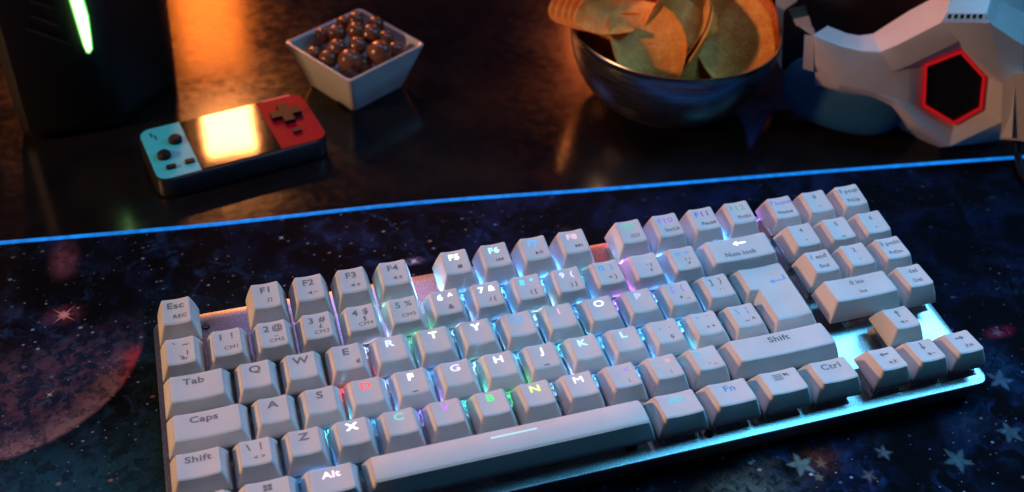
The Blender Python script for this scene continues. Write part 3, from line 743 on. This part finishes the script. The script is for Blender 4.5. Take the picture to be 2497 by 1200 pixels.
for px, py, z, r, lab in CH:
    v, f = ball(r * 1.12 / 1000); o = mesh_obj('chocolate_ball', v, f, choc, None, True); o.location = back(px, py, z); o.rotation_euler = (random.random(), random.random(), random.random() * 6)
    tag(o, lab, 'chocolate', 'chocolate balls in the square bowl')

# ================================================================ STEEL BOWL + CRISPS
c0 = back(1646, 57, .050); BR = .0622; BH = .054
def steel():
    m, nt, b = new_mat('brushed_steel'); g = G(nt)
    tc = g.obj(); mp = g.node('ShaderNodeMapping'); nt.links.new(tc, mp.inputs[0]); mp.inputs['Scale'].default_value = (40, 40, 900)
    n = g.noise(mp.outputs[0], 1, 3)
    g.put(b.inputs['Base Color'], g.mix(n, (.32, .325, .335), (.46, .465, .475))); b.inputs['Metallic'].default_value = 1
    g.put(b.inputs['Roughness'], g.sm(n, .3, .7, .24, .36)); g.bump(n, .08, .0002, b)
    return m
def revolve(prof, n=96):
    v = []; f = []
    for r, z in prof: v += [(r * math.cos(2 * math.pi * j / n), r * math.sin(2 * math.pi * j / n), z) for j in range(n)]
    for i in range(len(prof) - 1):
        for j in range(n): f.append((i * n + j, i * n + (j + 1) % n, (i + 1) * n + (j + 1) % n, (i + 1) * n + j))
    return v, f, n
prof = [(.0001, 0), (.020, 0)]
for i in range(1, 22):
    t = i / 21 * math.pi / 2
    prof.append((.020 + (BR - .020) * math.sin(t) ** .92, BH * (1 - math.cos(t)) ** 1.0))
prof += [(BR + .0007, BH + .0005), (BR + .0004, BH + .0011), (BR - .0004, BH + .0009), (BR - .0008, BH + .0001)]
for i in range(20, 0, -1):
    t = i / 21 * math.pi / 2
    prof.append((.020 + (BR - .020) * math.sin(t) ** .92 - .0009, BH * (1 - math.cos(t)) + .0008))
prof.append((.0001, .001))
v, f, n = revolve(prof)
sb = mesh_obj('steel_bowl', v, f, steel(), None, True, auto=60); sb.location = (c0.x, c0.y, -.004)
tag(sb, 'round brushed steel bowl heaped with potato crisps', 'bowl')
def crisp_mat():
    m, nt, b = new_mat('orange_crisp'); g = G(nt); o = g.obj()
    n = g.noise(o, 130, 5, .65); n2 = g.noise(o, 700, 3, .6)
    col = g.mix(g.sm(n, .35, .68), (.80, .23, .025), (.95, .42, .07)); col = g.mix(g.sm(n2, .58, .75), col, (.48, .14, .02))
    g.put(b.inputs['Base Color'], col); b.inputs['Roughness'].default_value = .62
    b.inputs['Subsurface Weight'].default_value = .12; b.inputs['Subsurface Radius'].default_value = (.002, .001, .0004)
    g.bump(g.m('ADD', n, n2), .8, .0010, b)
    return m
CR = crisp_mat()
def crisp(px, py, z, a, b_, long_ang, tilt, turn, curve, label):
    """saddle disc; axes given from the viewing frame of the bowl"""
    nr, na = 9, 44; v = []; f = []; th = .0007
    wob = [random.uniform(-.02, .02) for _ in range(6)]
    for side in (1, -1):
        for i in range(nr + 1):
            rho = i / nr
            for j in range(na):
                t = 2 * math.pi * j / na; rr = rho * (1 + sum(w_ * math.sin((k + 2) * t + k) for k, w_ in enumerate(wob)) * .5)
                x = a * rr * math.cos(t); y = b_ * rr * math.sin(t)
                z_ = curve * ((rr * math.sin(t)) ** 2 * .011 - (rr * math.cos(t)) ** 2 * .007) + .0007 * math.sin(3.1 * t + a * 900) * rr ** 3 + side * th / 2
                v.append((x, y, z_))
    L = (nr + 1) * na
    for s in (0, 1):
        for i in range(nr):
            for j in range(na):
                q = (s * L + i * na + j, s * L + i * na + (j + 1) % na, s * L + (i + 1) * na + (j + 1) % na, s * L + (i + 1) * na + j)
                f.append(q[::-1] if s == 0 else q)
    for j in range(na): f.append((nr * na + j, nr * na + (j + 1) % na, L + nr * na + (j + 1) % na, L + nr * na + j))
    o = mesh_obj('potato_crisp', v, f, CR, None, True, auto=60)
    rot = RW @ (Matrix.Rotation(math.radians(turn), 3, 'Y') @ Matrix.Rotation(math.radians(tilt), 3, 'X') @ Matrix.Rotation(math.radians(long_ang), 3, 'Z'))
    o.matrix_world = Matrix.Translation(back(px, py, z)) @ rot.to_4x4()
    return tag(o, label, 'crisp', 'potato crisps in the steel bowl')
for k in range(5):
    crisp(1415 + 16 * k, 14 + 4 * k, .056 + .0022 * k, .0195, .0155, 14, -10, 36, 1.1,
          ['outermost crisp of the nested stack hanging over the left rim', 'second crisp from outside in the nested stack at the left rim', 'middle crisp of the nested stack at the left rim', 'fourth crisp from outside in the nested stack at the left rim', 'innermost crisp of the nested stack at the left rim'][k])
crisp(1595, -20, .062, .032, .024, 12, 4, -8, -1.0, 'wide crisp at the back of the steel bowl')
crisp(1700, 20, .058, .030, .021, 62, 0, -12, -1.0, 'crisp at the back right half hidden behind the edge-on pair')
crisp(1572, 116, .050, .030, .0215, -72, -8, 6, 1.0, 'broad crisp facing the viewer at the front middle of the steel bowl')
crisp(1700, 90, .046, .028, .020, 64, 12, 66, .8, 'reddish crisp seen edge-on between the broad front ones')
crisp(1712, 105, .045, .028, .020, 60, 10, 62, .8, 'thin crisp seen edge-on leaning against the large right one')
crisp(1782, 84, .047, .034, .0235, -68, -6, -14, .9, 'largest crisp leaning on the right inner side of the steel bowl')
crisp(1808, 72, .045, .032, .022, -75, -10, -20, .9, 'crisp tucked behind the largest right one against the steel wall')
crisp(1620, 60, .050, .030, .022, 30, 20, 10, .6, 'dark crisp lying deep in the middle of the steel bowl')
crisp(1660, 30, .060, .029, .020, 40, -10, 30, 1.2, 'crisp standing at the back behind the edge-on ones')
crisp(1500, 110, .040, .028, .021, 20, 30, -20, .6, 'crisp lying low at the left under the nested stack')

# ================================================================ COMPUTER TOWER WITH GREEN STRIP
tw = empty('computer_tower', (-.03, .26, -.004))
tag(tw, 'tall black computer tower with a slanted glowing green strip beside the console', 'computer')
bk = simple('matt_black_metal', (.006, .006, .007), .45, nscale=80)
def tower():
    # plan outline, front is bowed towards the viewer
    pts = [(.0195, .236), (.0185, .230), (.0140, .223), (-.010, .1965), (-.016, .1925), (-.024, .1905), (-.056, .1885), (-.064, .1900), (-.069, .1945), (-.071, .202), (-.071, .40), (.0195, .40)]
    pts = [(x, y) for x, y in pts]; n = len(pts); v = []; f = []
    levels = [(-.004, .955), (.000, .985), (.006, 1.0), (.30, 1.0)]
    cx_, cy_ = -.026, .30
    for z, s in levels: v += [(cx_ + (x - cx_) * s + .03, cy_ + (y - cy_) * s - .26, z + .004) for x, y in pts]
    for i in range(len(levels) - 1):
        for j in range(n): f.append((i * n + j, i * n + (j + 1) % n, (i + 1) * n + (j + 1) % n, (i + 1) * n + j))
    f.append(tuple(range(n))[::-1]); f.append(tuple(range((len(levels) - 1) * n, len(levels) * n)))
    mesh_obj('tower_case', v, f, bk, tw, True, auto=30)
tower()
pf = Vector((-.03, .1885, .0)); nf = Vector((0, -1, 0))
def tp(px, py, off): p = back_plane(px, py, pf, nf, off); return p - Vector((-.03, .26, -.004))
sp = [(150, -120), (186, -60), (172, 0), (203, 90), (210, 122), (217, 128), (224, 120), (221, 90), (205, 0), (196, -60)]
sp = [(128, -150), (172, 0), (190, 60), (205, 110), (212, 126), (218, 128), (223, 120), (220, 90), (213, 40), (201, 0), (168, -150)]
v = [tp(x, y, .0045) for x, y in sp] + [tp(x, y, .0015) for x, y in sp]; n = len(sp)
mesh_obj('green_light_strip', v, [tuple(range(n))] + [(i, n + i, n + (i + 1) % n, (i + 1) % n) for i in range(n)], emitter('green_strip_light', (.45, 1.0, .30), 4.0), tw)
gm = emitter('green_strip_rim', (.01, .5, .04), 1.2)
sp2 = [(120, -150), (167, 0), (186, 62), (202, 113), (211, 131), (219, 132), (227, 120), (224, 90), (218, 40), (207, 0), (176, -150)]
v = [tp(x, y, .0040) for x, y in sp2] + [tp(x, y, .0012) for x, y in sp2]; n = len(sp2)
mesh_obj('strip_surround', v, [tuple(range(n))] + [(i, n + i, n + (i + 1) % n, (i + 1) % n) for i in range(n)], gm, tw)
for (xa, ya, xb, yb_) in ((70, -2, 128, 18), (75, 36, 140, 60), (62, 66, 170, 105)):
    q = [(xa, ya), (xb, yb_), (xb + 2, yb_ + 7), (xa + 2, ya + 7)]
    v = [tp(x, y, .0035) for x, y in q] + [tp(x, y, .001) for x, y in q]
    mesh_obj('front_vent', v, [(0, 1, 2, 3), (0, 4, 5, 1), (1, 5, 6, 2), (2, 6, 7, 3), (3, 7, 4, 0)], simple('vent_metal', (.02, .025, .03), .4, nscale=90), tw)

# ================================================================ HEADSET
hp = Vector((.456, .050, -.004)); al = math.radians(9)
hn = Vector((-.28 * math.cos(al), -.96 * math.cos(al), math.sin(al))).normalized()
hs = empty('gaming_headset', hp); tag(hs, 'white angular gaming headset with a red lit hexagon on its ear cup', 'headset')
def hq(zx, zy, d): return back_plane(1850 + zx * .35, zy * .35, hp, hn, d / 1000) - hp
white = simple('white_headset_plastic', (.52, .51, .50), .38, nscale=50, var=.04)
hblack = simple('black_headset_plastic', (.010, .010, .012), .3, nscale=90)
class HM:
    def __init__(s): s.v = []; s.f = []; s.k = {}
    def p(s, t):
        if t not in s.k: s.k[t] = len(s.v); s.v.append(hq(*t))
        return s.k[t]
    def face(s, *pts): s.f.append(tuple(s.p(t) for t in pts))
    def skirt(s, pts, depth):
        pts = list(pts)
        for a, b_ in zip(pts, pts[1:]): s.f.append((s.p(a), s.p(b_), s.p((b_[0], b_[1], b_[2] - depth)), s.p((a[0], a[1], a[2] - depth))))
    def build(s, name, mat, auto=34, bevel=0):
        o = mesh_obj(name, s.v, s.f, mat, hs, True, auto=auto)
        if bevel:
            b = o.modifiers.new('soft_edges', 'BEVEL'); b.width = bevel; b.segments = 3; b.limit_method = 'ANGLE'; b.angle_limit = math.radians(9); b.harden_normals = False
        return o
F0, F1, F2, F3, F4, F5 = (385, 245, 0), (560, 315, 0), (720, 355, 0), (850, 360, 0), (960, 315, 2), (1270, 158, 6)
B0, B1, B2, B3, B4, B5, B6, B7 = (480, 180, -22), (620, 235, -24), (700, 248, -24), (800, 235, -24), (900, 170, -24), (1050, 75, -23), (1190, 0, -22), (1330, -70, -20)
F6, F7, F8 = (1310, 90, 3), (1330, 0, -6), (1345, -70, -12)
G0, G1, G2, G3, G4 = (600, 435, 1), (820, 495, 2), (940, 500, 2), (1050, 455, 3), (1400, 288, 6)
q3, q4, q5 = (1055, 487, -1), (1155, 450, -1), (1410, 350, -1)
L1, M0 = (390, 375, -1), (555, 590, 2); O0 = (395, 590, -16)
M1, M2, M3, M4 = (800, 640, 3), (950, 700, 4), (1100, 850, 6), (1310, 1000, 6)
N0, N1_, N2, N3 = (562, 622, -1), (790, 668, 0), (930, 738, 1), (1075, 890, 3)
O1, O2, O3, O4 = (600, 680, -18), (790, 735, -19), (1000, 900, -18), (1210, 1030, -18)
PA, PB = (1050, 480, 1), (1043, 727, 2)
h = [(1410, 350, -1), (1580, 535, -1), (1555, 760, -1), (1360, 870, -1), (1140, 740, -1), (1155, 450, -1)]
R0, R1 = (1700, 588, 6), (1690, 852, 5); V3 = (1612, 162, 6); RG = (1849, 320, 3); RH = (1849, 560, 4)
M4 = (1330, 1022, 5)
hm = HM()
for q in ((F0, B0, B1, F1), (F1, B1, B2, F2), (F2, B2, B3, F3), (F3, B3, B4, F4), (F4, B4, B5, F5), (F5, B5, B6, F6), (F6, B6, F7), (F7, B6, B7, F8),
          (F0, F1, G0), (F1, F2, G1, G0), (F2, F3, G2, G1), (F3, F4, G3, G2), (F4, F5, G4, G3),
          (F0, G0, M0, L1), (G0, G1, M1, M0), (G1, G2, PA), (G1, PA, PB, M1), (G2, G3, q3), (G2, q3, PA), (G3, G4, q5), (G3, q5, q4), (G3, q4, q3),
          (PA, q3, q4), (PA, q4, h[4], PB), (M1, PB, M2), (PB, h[4], M3, M2), (h[4], h[3], M4, M3),
          (L1, M0, N0, O0), (M0, M1, N1_, N0), (M1, M2, N2, N1_), (M2, M3, N3, N2), (M3, M4, N3),
          (N0, N1_, O1), (N0, O1, O0), (N1_, N2, O2, O1), (N2, N3, O3, O2), (N3, M4, O4, O3),
          (h[3], h[2], R1, M4), (h[2], h[1], R0, R1), (h[1], h[0], G4, R0),
          (G4, F5, V3, R0), (V3, RG, RH), (V3, RH, R0), (R0, RH, R1),
          (M4, R1, (1690, 985, -18), (1520, 1000, -18)), (M4, (1520, 1000, -18), O4)):
    hm.face(*q)
hm.skirt((F0, L1, O0), 30); hm.skirt((O0, O1, O2, O3, O4, (1520, 1000, -18)), 26)
hm.skirt((h[0], h[1], h[2], h[3], h[4], h[5], h[0]), 5)
hm.build('ear_cup_shell', white, 60, .0016)
hm = HM()
V1, V2 = F6, (1590, 95, 3)
X1, X2 = (1620, 0, -6), (1625, -70, -12)
hm.face(V1, F7, X1, V2); hm.face(F7, F8, X2, X1)
Y1, Y2, Y3 = (1682, 0, -14), (1690, -70, -18), (1642, 160, 3)
hm.face(V2, X1, Y1, Y3); hm.face(X1, X2, Y2, Y1); hm.face(V2, Y3, V3)
hm.face(Y3, Y1, (1849, 85, -24), (1849, 318, 2)); hm.face(Y1, Y2, (1849, -70, -30), (1849, 85, -24)); hm.face(V3, Y3, (1849, 318, 2.5), RG)
hm.skirt(((1849, -70, -30), (1849, 85, -24), (1849, 318, 2)), 8)
hm.build('head_arch', white, 60, .0012)
hm = HM(); hm.face(F5, F6, V2, V3); hm.build('vent_bar', white)
hm = HM()
for i in range(6):
    x = 1322 + i * 43
    hm.face((x, 100, 5.5), (x + 25, 100, 5.5), (x + 19, 130, 6.5), (x - 8, 130, 6.5))
hm.build('vent_slot', hblack)
def ring_poly(pts, cx_, cy_, s): return [(cx_ + (x - cx_) * s, cy_ + (y - cy_) * s) for x, y, _ in pts]
hcx, hcy = 1362, 612
hm = HM(); o_ = ring_poly(h, hcx, hcy, 1.0); i_ = ring_poly(h, hcx, hcy, .905)
for j in range(6):
    a, b_ = j, (j + 1) % 6
    hm.face((*o_[a], 1.2), (*o_[b_], 1.2), (*i_[b_], 1.2), (*i_[a], 1.2)); hm.face((*i_[a], 1.2), (*i_[b_], 1.2), (*i_[b_], -2), (*i_[a], -2)); hm.face((*o_[a], -1.5), (*o_[b_], -1.5), (*o_[b_], 1.2), (*o_[a], 1.2))
hm.build('red_light_ring', emitter('red_ring_light', (1.0, .012, .018), .34, (.2, .006, .006)))
hm = HM(); hm.face(*[(*p, 0.2) for p in ring_poly(h, hcx, hcy, .915)]); hm.build('hexagon_panel', hblack)
hm = HM()
mic = [(1745, 560, 14), (1790, 515, 18), (1870, 520, 18), (1870, 985, 18), (1830, 982, 18), (1690, 962, 14)]
hm.face(*mic); hm.skirt(mic + [mic[0]], 14); hm.face((1745, 560, 14.2), (1788, 520, 18.2), (1765, 960, 18.2), (1692, 958, 14.2)); hm.build('microphone_arm', white, 60, .0008)
# cable hanging over the mat edge
cab = [hq(1800, 975, 8) + hp, back(2482, 350, .010), back(2482, 372, .003), back(2484, 392, .0022), back(2496, 430, .0022), back(2540, 480, .0022)]
cab = [p - hp for p in smooth_line(cab, 8)]
tube('cable', cab, .0022, hblack, hs)
# far side of the headband with its hinge
def hblock(name, pts, d, depth, mat):
    hm = HM(); q = [(x, y, d) for x, y in pts]; hm.face(*q); hm.skirt(q + [q[0]], depth); return hm.build(name, mat)
hblock('far_arm', [(120, -40), (265, -40), (268, 8), (190, 60), (172, 90), (158, 480), (128, 420), (118, 60)], -40, 12, white)
hblock('hinge', [(205, 60), (322, 38), (345, 110), (240, 132)], -34, 10, simple('dark_teal_plastic', (.02, .06, .07), .3, nscale=70))
hblock('hinge_clip', [(240, 135), (350, 110), (372, 190), (262, 182)], -32, 10, white)
hblock('slider', [(270, 178), (380, 190), (400, 245), (378, 252)], -8, 10, white)
hblock('inner_pad', [(170, 90), (240, 132), (330, 235), (312, 480), (160, 480)], -46, 14, hblack)
hblock('slider_side', [(320, 240), (386, 250), (382, 500), (308, 478)], -6, 10, white)
hblock('band_padding', [(330, -40), (1200, -40), (1190, 5), (900, 175), (800, 240), (690, 255), (480, 190), (395, 225), (345, 110)], -52, 14, hblack)
# ear cushion; the blue light on it is put into its fabric colour
def cushion():
    c = back(2070, 258, .022) - hn * .014; v = []; f = []; n, m_ = 40, 20
    ax = [Vector((.62, -.60, 0)).normalized(), Vector((0, 0, 1)), Vector((.60, .62, 0)).normalized()]
    for i in range(m_ + 1):
        t = math.pi * i / m_
        for j in range(n):
            a = 2 * math.pi * j / n
            sx_ = math.copysign(abs(math.sin(t) * math.cos(a)) ** .8, math.cos(a)); sy_ = math.copysign(abs(math.sin(t) * math.sin(a)) ** .8, math.sin(a))
            v.append(c - hp + ax[0] * sx_ * .036 + ax[1] * sy_ * .023 + ax[2] * math.cos(t) * .013)
    for i in range(m_):
        for j in range(n): f.append((i * n + j, (i + 1) * n + j, (i + 1) * n + (j + 1) % n, i * n + (j + 1) % n))
    mesh_obj('ear_cushion', v, f, simple('blue_lit_fabric', (.005, .085, .17), .75, nscale=500, bump=.4), hs, True)
cushion()

sc.cycles.use_denoising = True
sc.cycles.max_bounces = 8; sc.cycles.diffuse_bounces = 4; sc.cycles.glossy_bounces = 4; sc.cycles.transmission_bounces = 5
sc.cycles.sample_clamp_indirect = 4.0; sc.cycles.caustics_reflective = False; sc.cycles.caustics_refractive = False
sc.cycles.use_light_tree = True
